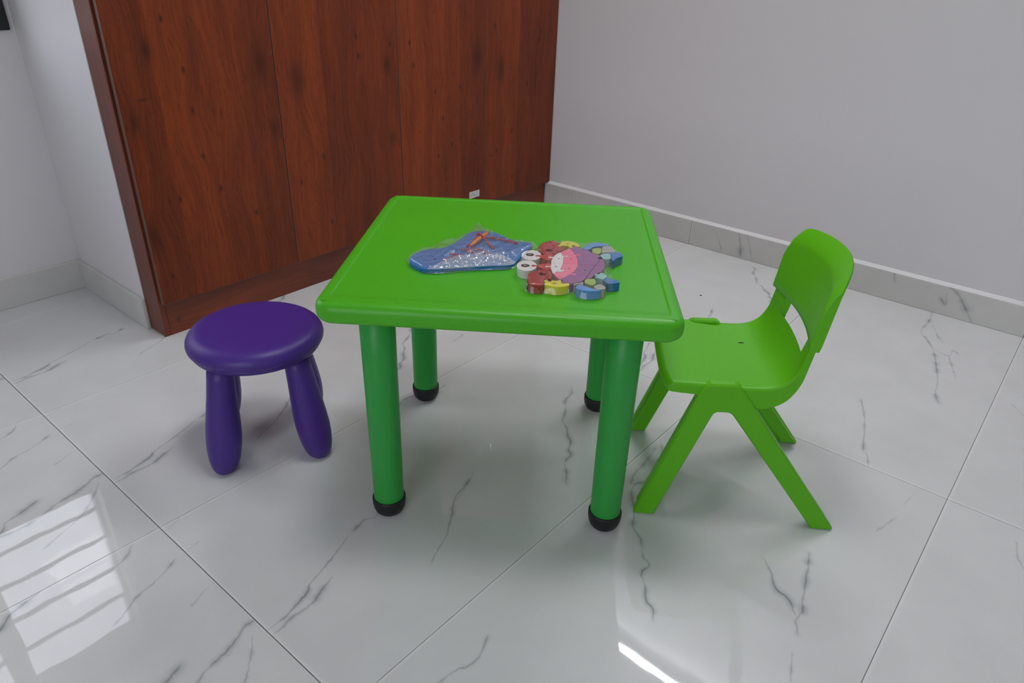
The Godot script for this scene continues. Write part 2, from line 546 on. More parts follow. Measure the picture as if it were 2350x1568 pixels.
func make_baseboards() -> void:
	var plain := marble(600, 102, [], 7, Color(0.83, 0.825, 0.81))
	var va := marble(600, 102, [[3, 0.5, 11.2, 2.6, 12.4, 4.6, 14.9, 9.5], [7, 0.75, 20.2, -0.5, 21.2, 2.3, 22.0, 5, 22.8, 10], [5, 0.5, 23.7, -0.5, 24.8, 2, 26.1, 5.4, 27.8, 10]], 8, Color(0.83, 0.825, 0.81))
	var vb := marble(600, 102, [[8, 0.7, 34.8, -0.5, 38.7, 1.7, 42.6, 6.5, 45.3, 10.2], [5, 0.6, 34, 4.4, 36, 6.2, 35.3, 2.2], [3, 0.4, 18, 0, 19, 3]], 9, Color(0.83, 0.825, 0.81))
	var mp := textured(plain, 0.16)
	var ma := textured(va, 0.16)
	var mb := textured(vb, 0.16)
	var root := node("baseboard_right")
	structure(root, "grey stone skirting tiles along the pale wall")
	var z0 := 0.7652 - 0.6 * 2
	for k in 8:
		var a := maxf(z0 + 0.6 * k, 0.002)
		var b := minf(z0 + 0.6 * k + 0.6, 3.9)
		if b - a < 0.02: continue
		var m := ma if k == 2 else (mb if k == 3 else mp)
		put("tile", faced_box(Vector3(-0.012, 0.0005, a + 0.0006), Vector3(0.0, 0.102, b - 0.0006), 0.0008, 0), m, root)
	var st := begin()
	# sloping white filler on top of the skirting
	quad(st, Vector3(-0.0125, 0.1022, 0.002), Vector3(-0.0125, 0.1022, 3.9), Vector3(0, 0.1125, 3.9), Vector3(0, 0.1125, 0.002), Vector3(-1, 1, 0))
	quad(st, Vector3(-0.0125, 0.1022, 0.002), Vector3(-0.0125, 0.1022, 3.9), Vector3(0, 0.1022, 3.9), Vector3(0, 0.1022, 0.002), Vector3(0, -1, 0))
	tri(st, Vector3(-0.0125, 0.1022, 0.002), Vector3(0, 0.1022, 0.002), Vector3(0, 0.1125, 0.002), Vector3(0, 0, -1))
	tri(st, Vector3(-0.0125, 0.1022, 3.9), Vector3(0, 0.1022, 3.9), Vector3(0, 0.1125, 3.9), Vector3(0, 0, 1))
	put("filler", finish(st), M.fillet, root)
	var back := node("baseboard_back")
	structure(back, "grey stone skirting under the white window wall")
	for k in 5:
		put("tile", faced_box(Vector3(-1.867 - 0.6 * (k + 1) + 0.0006, 0.0005, -0.548), Vector3(-1.867 - 0.6 * k - 0.0006, 0.1, -0.538), 0.0008, 2), mp, back)
	var ret := node("baseboard_return")
	structure(ret, "grey stone skirting on the short return wall")
	put("tile", faced_box(Vector3(-1.869, 0.0005, -0.538), Vector3(-1.859, 0.1, -0.088), 0.0008, 0), mp, ret)
	var rear := node("baseboard_rear")
	structure(rear)
	put("tile", faced_box(Vector3(-4.29, 0.0005, 3.89), Vector3(-0.013, 0.1, 3.9), 0.0008, 2), mp, rear)
	var left := node("baseboard_left")
	structure(left)
	put("tile", faced_box(Vector3(-4.30, 0.0005, -0.53), Vector3(-4.29, 0.1, 3.89), 0.0008, 0), mp, left)

func make_windows() -> void:
	# the barred window of the back wall: it shows in the floor as a reflection
	var w := node("window_1", Vector3(-2.4325, 0.865, -0.64))
	structure(w, "barred window with a dark stone surround")
	var hw := 0.4275
	var H := 0.79
	var st := begin()
	for q in [[-hw, -hw + 0.03, -0.065, H], [hw - 0.012, hw, -0.065, H], [-hw, hw, -0.065, -0.053], [-hw, hw, H - 0.012, H], [-0.035, 0.035, -0.065, H]]:
		box(st, Vector3(q[0], q[2], -0.02), Vector3(q[1], q[3], 0.02), 0.002)
	put("window_frame", finish(st), M.frame, w)
	for s in [-1, 1]:
		put("pane", box_mesh(Vector3(minf(s * 0.035, s * 0.42), -0.055, -0.003), Vector3(maxf(s * 0.035, s * 0.42), H - 0.01, 0.003)), M.glass, w)
	for y in [0.062, 0.208, 0.375, 0.537, 0.70]:
		put("grille_bar", tube([Vector3(-hw, y, 0.03), Vector3(hw, y, 0.03)], [0.009], 8), M.bar, w)
	# dark stone on the wall face round the opening
	var gs := begin()
	box(gs, Vector3(hw - 0.002, -0.055, 0.075), Vector3(0.5595, 0.86, 0.104), 0.003)
	box(gs, Vector3(-0.56, -0.055, 0.075), Vector3(-hw + 0.002, 0.86, 0.104), 0.003)
	box(gs, Vector3(-hw, -0.11, 0.0925), Vector3(hw, -0.068, 0.104), 0.003)
	box(gs, Vector3(-hw, H - 0.002, 0.075), Vector3(hw, 0.86, 0.104), 0.003)
	put("stone_surround", finish(gs), M.granite, w)
	# the window in the wall to the camera's left
	var r := node("window_2", Vector3(-4.37, 0.5, 2.2), PI * 0.5)
	structure(r)
	var sr := begin()
	for q in [[-0.8, -0.75, 0.0, 1.7], [0.75, 0.8, 0.0, 1.7], [-0.8, 0.8, 0.0, 0.05], [-0.8, 0.8, 1.65, 1.7], [-0.03, 0.03, 0.0, 1.7]]:
		box(sr, Vector3(q[0], q[2], -0.025), Vector3(q[1], q[3], 0.025), 0.002)
	put("window_frame", finish(sr), M.frame, r)
	for q in [[-0.75, -0.03], [0.03, 0.75]]:
		put("pane", box_mesh(Vector3(q[0], 0.05, -0.003), Vector3(q[1], 1.65, 0.003)), M.glass, r)

func make_panel_light(at: Vector3, energy: float) -> void:
	var t := node("ceiling_light", at)
	tag(t, "square white light panel on the ceiling above the camera", "light")
	var st := begin()
	for q in [[-0.3, 0.3, -0.3, -0.285], [-0.3, 0.3, 0.285, 0.3], [-0.3, -0.285, -0.285, 0.285], [0.285, 0.3, -0.285, 0.285]]:
		box(st, Vector3(q[0], -0.03, q[2]), Vector3(q[1], 0.0, q[3]), 0.001)
	put("frame", finish(st), M.frame, t)
	var glow := mat(0.9, 0.9, 0.9, 0.5)
	glow.emission_enabled = true
	glow.emission = Color(0.985, 0.99, 1.0)
	glow.emission_energy_multiplier = 3.0
	put("glowing_diffuser", box_mesh(Vector3(-0.285, -0.022, -0.285), Vector3(0.285, -0.004, 0.285)), glow, t)
	var l := AreaLight3D.new()
	l.name = "panel_glow"
	l.area_size = Vector2(0.56, 0.56)
	l.light_color = Color(0.985, 0.99, 1.0)
	l.light_energy = energy
	l.shadow_enabled = true
	l.area_range = 12.0
	t.add_child(l)
	l.position = Vector3(0, -0.032, 0)
	l.rotation.x = -PI * 0.5

func make_tube_light(called: String, at: Vector3, turn: float, energy: float, label: String) -> void:
	var t := node(called, at, turn)
	tag(t, label, "light")
	put("housing", box_mesh(Vector3(-0.035, -0.02, -0.61), Vector3(-0.001, 0.03, 0.61), 0.004), M.frame, t)
	var glow := mat(0.9, 0.9, 0.9, 0.4)
	glow.emission_enabled = true
	glow.emission = Color(0.96, 0.98, 1.0)
	glow.emission_energy_multiplier = 12.0
	put("glowing_tube", tube([Vector3(-0.05, -0.005, -0.59), Vector3(-0.05, -0.005, 0.59)], [0.013], 12), glow, t)
	for s in [-1, 1]:
		put("end_cap", box_mesh(Vector3(-0.066, -0.022, s * 0.6 - 0.01), Vector3(-0.03, 0.012, s * 0.6 + 0.01), 0.003), M.frame, t)
	var l := AreaLight3D.new()
	l.name = "tube_glow"
	l.area_size = Vector2(1.18, 0.03)
	l.light_color = Color(0.97, 0.985, 1.0)
	l.light_energy = energy
	l.shadow_enabled = true
	l.area_range = 12.0
	t.add_child(l)
	l.position = Vector3(-0.069, -0.024, 0)
	l.look_at_from_position(l.global_position, l.global_position + t.global_basis * Vector3(-0.7, -1, 0), t.global_basis * Vector3(-1, 0.7, 0))

# ---------------------------------------------------------------- cabinet
func make_cabinet() -> void:
	var root := node("wooden_cabinet", Vector3(0, 0, 0))
	tag(root, "tall red-brown wood cabinet with four flat doors", "cabinet")
	var edges := [-1.8503, -1.386, -0.905, -0.460, -0.0015]
	var top := 2.4
	var side_t := textured(wood(100, 1200, [[0, 0.3]], [], 61), 0.34)
	put("side_panel", faced_box(Vector3(-1.857, 0.0, -0.0895), Vector3(-1.8392, top, 0.0), 0.0008, 0), side_t, root)
	var carc := begin()
	box(carc, Vector3(-1.8385, 0.10, -0.0895), Vector3(-0.002, top, -0.004), 0.0)
	put("carcass", finish(carc), mat(0.17, 0.05, 0.025, 0.5), root)
	var kick := textured(wood(1840, 112, [[0, 0.45], [500, 0.3], [1150, 0.5]], [[30, 45, 1], [760, 60, 1], [1300, 40, 1]], 77, true), 0.3)
	put("kick_board", faced_box(Vector3(-1.8385, 0.0, -0.03), Vector3(-0.0135, 0.106, 0.0), 0.0006, 2), kick, root)
	var strips := [[[0, 0.3], [105, 0.62], [210, 0.5], [345, 0.32]], [[0, 0.62], [165, 0.3], [330, 0.38]], [[0, 0.66], [120, 0.55], [302, 0.26]], [[0, 0.5], [110, 0.58], [205, 0.25]]]
	var knots := [
		[[149, 760, 1], [95, 688, 2], [184, 634, 1], [416, 628, 3], [27, 518, 2], [198, 400, 1], [234, 300, 1], [108, 295, 1], [10, 201, 3], [336, 203, 1], [439, 445, 2], [42, 78, 1], [190, 528, 1], [62, 570, 4], [300, 1100, 2]],
		[[307, 684, 1], [71, 574, 3], [139, 330, 1], [45, 262, 1], [448, 652, 1], [430, 589, 2], [440, 343, 2], [148, 104, 1], [311, 625, 1], [120, 1000, 2]],
		[[54, 651, 1], [68, 577, 1], [173, 478, 1], [211, 378, 1], [304, 482, 1], [403, 578, 3], [390, 259, 1], [258, 273, 1], [181, 242, 1], [222, 145, 1], [326, 205, 4]],
		[[342, 651, 1], [91, 524, 3], [169, 274, 1], [73, 208, 1], [263, 452, 1], [180, 77, 1], [51, 685, 1], [333, 623, 1], [40, 190, 4]]]
	var band := mat(0.16, 0.075, 0.05, 0.4)
	for d in 4:
		var x0: float = edges[d] + (0.0 if d == 0 else 0.0014)
		var x1: float = edges[d + 1] - 0.0014
		var t := wood((x1 - x0) * 1000.0, 1240, strips[d], knots[d], 900 + d * 13)
		var m := textured(t, 0.36, 0.35)
		m.uv1_scale = Vector3(1, (top - 0.11) / 1.24, 1)
		m.uv1_offset = Vector3(0, 1.0 - (top - 0.11) / 1.24, 0)
		var door := put("door", faced_box(Vector3(x0 + 0.0009, 0.1105, 0.0027), Vector3(x1 - 0.0009, top, 0.0205), 0.0007, 2), m, root)
		var eb := begin()
		box(eb, Vector3(x0, 0.11, 0.0032), Vector3(x0 + 0.0009, top, 0.0200))
		box(eb, Vector3(x1 - 0.0009, 0.11, 0.0032), Vector3(x1, top, 0.0200))
		box(eb, Vector3(x0, 0.1096, 0.0032), Vector3(x1, 0.1105, 0.0200))
		put("edge_band", finish(eb), band, door)
		var hx: float = x1 - 0.036 if d % 2 == 0 else x0 + 0.036
		var hd := [Vector3(hx, 1.035, 0.0205), Vector3(hx, 1.035, 0.042), Vector3(hx, 1.05, 0.048), Vector3(hx, 1.195, 0.048), Vector3(hx, 1.21, 0.042), Vector3(hx, 1.21, 0.0205)]
		put("handle", tube(hd, [0.005], 10), M.steel, door)
		if d == 2:
			var im := Image.create(122, 54, false, Image.FORMAT_RGB8)
			im.fill(Color(0.82, 0.83, 0.84))
			var r2 := RandomNumberGenerator.new()
			r2.seed = 5
			for row in [[12, 15, 10, 5], [28, 6, 8, 4], [36, 6, 8, 4], [44, 5, 60, 3]]:
				var x: int = row[2]
				while x < 112:
					var wd := r2.randi_range(2, 6)
					var g := r2.randf_range(0.3, 0.65)
					if row[0] != 12 or x < 26 or (x > 70 and x < 100): im.fill_rect(Rect2i(x, row[0], wd, row[3]), Color(g, g, g))
					x += wd + r2.randi_range(1, 4)
			for y in 14:
				im.fill_rect(Rect2i(38, 10 + y, 3, 1), Color(0.1, 0.1, 0.1))
				im.fill_rect(Rect2i(41 + absi(y - 7), 10 + y, 3, 1), Color(0.1, 0.1, 0.1))
			var lab := textured(ImageTexture.create_from_image(im), 0.35)
			var o := put("paper_label", faced_box(Vector3(-0.5486, 0.1445, 0.0206), Vector3(-0.4873, 0.1725, 0.0209), 0.0, 2), lab, door)
			o.set_meta("label", "small white printed paper label")

# ---------------------------------------------------------------- furniture
const TABLE_AT := Vector3(-1.5997, 0, 1.1225)
const TABLE_TURN := -0.9383
const TOY_AT := Vector3(-1.5959, 0.5212, 1.1235)
const TOY_TURN := -0.9411
const TOY_SCALE := 0.9926

func make_table() -> void:
	var root := node("play_table", TABLE_AT, TABLE_TURN)
	tag(root, "square green plastic children's table with round legs and black feet", "table")
	var half := 0.3143
	var T := 0.5228
	var st := begin()
	st.set_smooth_group(0)
	# inset from the outer edge and drop from the top
	var prof := [[0.0165, 0.0], [0.0125, 0.0004], [0.0085, 0.0017], [0.0050, 0.0040], [0.0022, 0.0075], [0.0006, 0.0118], [0.0, 0.0160], [0.0, 0.0250], [0.0008, 0.0300], [0.0030, 0.0345], [0.0065, 0.0378], [0.0110, 0.0396], [0.0180, 0.0402], [0.040, 0.0402]]
	var loops := []
	for q in prof:
		var loop := []
		var r: float = maxf(0.036 - q[0], 0.004)
		var e: float = half - q[0] - r
		for corner in 4:
			var cx: float = e * [1, -1, -1, 1][corner]
			var cz: float = e * [1, 1, -1, -1][corner]
			for k in 11:
				var a := PI * 0.5 * (corner + k / 10.0)
				loop.append(Vector3(cx + r * cos(a), T - q[1], cz + r * sin(a)))
		loops.append(loop)
	var n: int = loops[0].size()
	for k in loops.size() - 1:
		for i in n:
			var j := (i + 1) % n
			var mid: Vector3 = (loops[k][i] + loops[k][j]) * 0.5
			var out := Vector3(mid.x, 0, mid.z).normalized() * 0.4 + Vector3(0, mid.y - T + 0.0205, 0).normalized() * 0.6
			if k == 6: out = Vector3(mid.x, 0, mid.z)
			quad(st, loops[k][i], loops[k][j], loops[k + 1][j], loops[k + 1][i], out)
	for i in n:
		tri(st, loops[-1][i], loops[-1][(i + 1) % n], Vector3(0, T - 0.0402, 0), Vector3.DOWN)
	# top: a panel that lies a little lower than the rim on three sides and runs level into the front edge
	var b0: float = half - 0.0165
	var g := 0.2895
	var lines := [-b0]
	for q in [0.0030, 0.0018, 0.0009, 0.0, -0.0009, -0.0018, -0.0030]: lines.append(-g - q)
	for q in range(-6, 7): lines.append(q * 0.045)
	for q in [-0.0030, -0.0018, -0.0009, 0.0, 0.0009, 0.0018, 0.0030]: lines.append(g + q)
	lines.append(b0)
	var zl := [-b0]
	for q in [0.0030, 0.0018, 0.0009, 0.0, -0.0009, -0.0018, -0.0030]: zl.append(-g - q)
	for q in range(-6, 6): zl.append(q * 0.045)
	for q in [0.25, 0.258, 0.266, 0.272, 0.276, 0.279, 0.282, 0.286, b0]: zl.append(q)
	var top := func(x: float, z: float) -> Vector3:
		var inside := minf(g - absf(x), z + g)
		var low := smoothstep(-0.0018, 0.0018, inside) * (1.0 - smoothstep(0.268, 0.284, z))
		return Vector3(x, T - 0.0020 * low, z)
	for i in lines.size() - 1:
		for j in zl.size() - 1:
			quad(st, top.call(lines[i], zl[j]), top.call(lines[i + 1], zl[j]), top.call(lines[i + 1], zl[j + 1]), top.call(lines[i], zl[j + 1]), Vector3.UP)
	put("table_top", finish(st), M.top_green, root)
	var leg := lathe([[0.0, 0.482], [0.0335, 0.482], [0.0325, 0.35], [0.0315, 0.15], [0.0308, 0.03], [0.0300, 0.018], [0.0, 0.018]], 48)
	var cap := lathe([[0.0310, 0.040], [0.0336, 0.040], [0.0345, 0.037], [0.0345, 0.026], [0.0330, 0.016], [0.0300, 0.008], [0.0285, 0.006], [0.0280, 0.005], [0.0240, 0.0015], [0.0200, 0.0003], [0.0, 0.0003]], 48)
	for s in [[-1, 1], [1, 1], [-1, -1], [1, -1]]:
		var o := put("leg", leg, M.leg_green, root, Vector3(s[0] * 0.226, 0, s[1] * 0.220))
		put("foot_cap", cap, M.rubber, o)

func make_chair() -> void:
	var root := node("child_chair", Vector3(-1.318, 0, 1.548), deg_to_rad(34.47))
	tag(root, "lime green moulded plastic child's chair drawn up to the table", "chair")
	# side profile, front to back: z, y of the upper and the lower skin
	var up := catmull([Vector2(-0.192, 0.309), Vector2(-0.182, 0.3185), Vector2(-0.165, 0.3215), Vector2(-0.11, 0.3225), Vector2(-0.043, 0.320), Vector2(0.012, 0.323), Vector2(0.043, 0.339), Vector2(0.060, 0.369), Vector2(0.066, 0.405), Vector2(0.071, 0.440)], 6)
	var low := catmull([Vector2(-0.190, 0.302), Vector2(-0.178, 0.300), Vector2(-0.158, 0.299), Vector2(-0.115, 0.296), Vector2(-0.043, 0.277), Vector2(0.005, 0.275), Vector2(0.045, 0.293), Vector2(0.068, 0.332), Vector2(0.077, 0.385), Vector2(0.084, 0.440)], 6)
	var vs := []
	for j in up.size(): vs.append(float(j))
	var us := []
	for q in [0.0, 0.0012, 0.0032, 0.006, 0.015, 0.03, 0.042]: us.append(-0.143 + q)
	for q in range(-3, 4): us.append(q * 0.03)
	for q in [0.042, 0.03, 0.015, 0.006, 0.0032, 0.0012, 0.0]: us.append(0.143 - q)
	var shape := func(p: Vector2, a: float, v: float) -> Vector3:
		var t := a / 0.143
		var f: float = v / (up.size() - 1)
		var z: float = p.x
		var y: float = p.y
		z += 0.013 * t * t * t * t * (1.0 - smoothstep(0.0, 0.35, f))
		z += 0.024 * (1.0 - t * t) * smoothstep(0.55, 1.0, f)
		y -= 0.006 * (1.0 - t * t) * smoothstep(0.1, 0.35, f) * (1.0 - smoothstep(0.6, 0.85, f))
		return Vector3(a, y, z)
	var bot := func(a: float, v: float) -> Vector3: return shape.call(low[int(v)], a, v)
	var top := func(a: float, v: float) -> Vector3:
		var p: Vector3 = shape.call(up[int(v)], a, v)
		var b: Vector3 = shape.call(low[int(v)], a, v)
		var e := 0.143 - absf(a)
		var r := 0.006
		if e < r: p += (b - p).normalized() * (r - sqrt(maxf(0.0, r * r - (r - e) * (r - e))))
		return p
	var mask := func(a: float, v: float) -> bool:
		return not (absf(a) < 0.0902 and up[int(v)].y > 0.380)
	put("seat", slab(us, vs, top, bot, mask), M.chair_green, root)
	# backrest panel: over width a and height h
	var bu := []
	for q in [0.0, 0.0012, 0.0035, 0.007, 0.011, 0.016, 0.021]: bu.append(-0.153 + q)
	for q in range(-9, 10): bu.append(q * 0.0138)
	for q in [0.021, 0.016, 0.011, 0.007, 0.0035, 0.0012, 0.0]: bu.append(0.153 - q)
	var bv := [0.0, 0.008, 0.02]
	for q in range(2, 15): bv.append(q / 20.0)
	bv.append_array([0.735, 0.762, 0.79, 0.82, 0.85, 0.885, 0.92, 0.95, 0.975, 0.99, 1.0])
	var face := func(a: float, v: float, back: bool) -> Vector3:
		var t := a / 0.153
		var high := 0.566 - 0.010 * t * t - 0.022 * pow(absf(t), 14.0)
		var h: float = lerpf(0.413 + 0.0 * t, high, v)
		var z := 0.061 + 0.115 * (h - 0.41) + (0.021 + 0.13 * (h - 0.41)) * (1.0 - t * t)
		var depth := 0.0225
		if back: return Vector3(a * (1.0 if v > 0.05 else 0.985), h - (0.003 if v > 0.99 else 0.0), z + depth)
		var e := 0.153 - absf(a)
		var drop := 0.0
		var roll := smoothstep(0.485, 0.545, h)
		var r := lerpf(0.0035, 0.021, roll)
		if e < r: drop = maxf(drop, lerpf(0.0035, 0.017, roll) * pow((r - e) / r, 1.5))
		var et := high - h
		var rt := 0.036
		if et < rt: drop = maxf(drop, 0.020 * pow((rt - et) / rt, 1.45))
		if h - 0.413 < 0.004: drop = maxf(drop, 0.004 - (h - 0.413))
		return Vector3(a, h, z + minf(drop, depth - 0.001))
	put("backrest", slab(bu, bv, func(a: float, v: float) -> Vector3: return face.call(a, v, false), func(a: float, v: float) -> Vector3: return face.call(a, v, true), func(_a: float, _v: float) -> bool: return true), M.chair_green, root)
	# two A-frames, each of two legs that meet in the middle: outline in (forward, height)
	var front := PackedVector2Array([Vector2(0.2135, 0.004), Vector2(0.2105, 0), Vector2(0.171, 0), Vector2(0.0865, 0.252), Vector2(0.0835, 0.259), Vector2(0.0765, 0.2635), Vector2(0.066, 0.264), Vector2(0.066, 0.3265), Vector2(0.098, 0.3255), Vector2(0.106, 0.322), Vector2(0.1125, 0.3145), Vector2(0.1175, 0.303)])
	var rear := PackedVector2Array([Vector2(-0.2005, 0.004), Vector2(-0.1985, 0), Vector2(-0.157, 0), Vector2(0.0415, 0.253), Vector2(0.047, 0.260), Vector2(0.055, 0.264), Vector2(0.066, 0.264), Vector2(0.066, 0.3265), Vector2(0.052, 0.328), Vector2(0.0455, 0.3265), Vector2(0.0395, 0.3215), Vector2(0.0055, 0.2765)])
	for s in [-1.0, 1.0]:
		var place := func(p: Vector2, d: float) -> Vector3:
			var out := 0.1625 - 0.014 * p.y / 0.32
			return Vector3(s * (out - d), p.y, -p.x)
		for q in [front, rear]:
			var leg := put("leg", extrude(q.duplicate(), place, 0.0, 0.020, 0.0035, false, 0.066), M.chair_green, root)
			# the inner wall of the hollow leg, a little short of the floor
			var inner := PackedVector2Array()
			for p in q:
				inner.append(Vector2(p.x, clampf(p.y, 0.010, 0.312)))
			var sh := Geometry2D.offset_polygon(inner, -0.005)
			if sh.size() > 0:
				put("inner_web", extrude(sh[0], place, 0.018, 0.036, 0.001), M.chair_green, leg)

func make_stool() -> void:
	var root := node("round_stool", Vector3(-1.930, 0, 0.6645), 0.0)
	tag(root, "small purple plastic stool with a round seat and four chunky legs", "stool")
	var seat := [[0.0, 0.2985], [0.06, 0.2985], [0.11, 0.2982], [0.1215, 0.2975], [0.1285, 0.2955], [0.1355, 0.2915], [0.1415, 0.2855], [0.1450, 0.2785], [0.1460, 0.2715], [0.1448, 0.2655], [0.1425, 0.2612], [0.1418, 0.2608], [0.1400, 0.2604], [0.1400, 0.2596], [0.1412, 0.2592], [0.1395, 0.2555], [0.1360, 0.2500], [0.1300, 0.2465], [0.12, 0.2455], [0.0, 0.2455]]
	for q in seat:
		q[0] *= 1.012
		q[1] += 0.005
	put("seat", lathe(seat, 72), M.purple, root)
	for k in 4:
		var a := deg_to_rad(76.0 + 90.0 * k)
		var dir := Vector2(cos(a), sin(a))
		var leg := [[0.0, 0.2515], [0.0275, 0.2515], [0.0285, 0.23], [0.031, 0.19], [0.0345, 0.15], [0.0370, 0.115], [0.0382, 0.085], [0.0372, 0.06], [0.0345, 0.038], [0.0300, 0.019], [0.0240, 0.007], [0.0170, 0.001], [0.012, 0.0], [0.0, 0.0]]
		put("leg", lathe(leg, 36, func(y: float) -> Vector2: return dir * (0.147 - 0.036 * y / 0.25)), M.purple, root)

# ---------------------------------------------------------------- toys
func to_poly(mm: Array, n := 4) -> PackedVector2Array:
	var pts := []
	for q in mm: pts.append(Vector2(q[0], q[1]) * 0.001)
	var out := PackedVector2Array()
	for q in catmull(pts, n, true) if n > 1 else pts: out.append(q)
	return out

func oval(c: Vector2, rx: float, ry: float, n := 28) -> PackedVector2Array:
	var p := PackedVector2Array()
	for k in n: p.append(c + Vector2(cos(TAU * k / n) * rx, sin(TAU * k / n) * ry))
	return p

func biggest(list: Array) -> PackedVector2Array:
	var best := PackedVector2Array()
	var most := 0.0
	for p in list:
		var area := 0.0
		for i in p.size(): area += p[i].cross(p[(i + 1) % p.size()])
		if area > most: most = area; best = p
	return best

func knob(from: Array, to: Array) -> PackedVector2Array:
	# a jigsaw knob: neck and round head
	var a := Vector2(from[0], from[1]) * 0.001
	var b := Vector2(to[0], to[1]) * 0.001
	var d := (b - a).normalized()
	var n := Vector2(-d.y, d.x)
	a -= d * 0.002
	var neck := PackedVector2Array([a - n * 0.0028, b - n * 0.0016, b + n * 0.0016, a + n * 0.0028])
	return biggest(Geometry2D.merge_polygons(neck, oval(b, 0.0036, 0.0042, 18)))

func flat_piece(called: String, poly: PackedVector2Array, base: float, high: float, m: Material, parent: Node3D) -> MeshInstance3D:
	var off := Geometry2D.offset_polygon(poly, -0.00025)
	var p := biggest(off) if off.size() > 0 else poly
	return put(called, extrude(p, func(q: Vector2, d: float) -> Vector3: return Vector3(q.x, d, q.y), base, base + high, 0.0, false), m, parent)

func print_on(text: String, at: Vector2, y: float, size: float, m: Material, parent: Node3D, turn := 0.0) -> void:
	var t := TextMesh.new()
	var f := SystemFont.new()
	f.font_names = PackedStringArray(["Droid Sans"])
	t.font = f
	t.text = text
	t.font_size = 16
	t.pixel_size = size / 16.0
	t.depth = 0.0004
	t.curve_step = 2.0
	var o := put("printed_number", t, m, parent, Vector3(at.x * 0.001, y, at.y * 0.001))
	o.rotation = Vector3(-PI * 0.5, turn, 0)

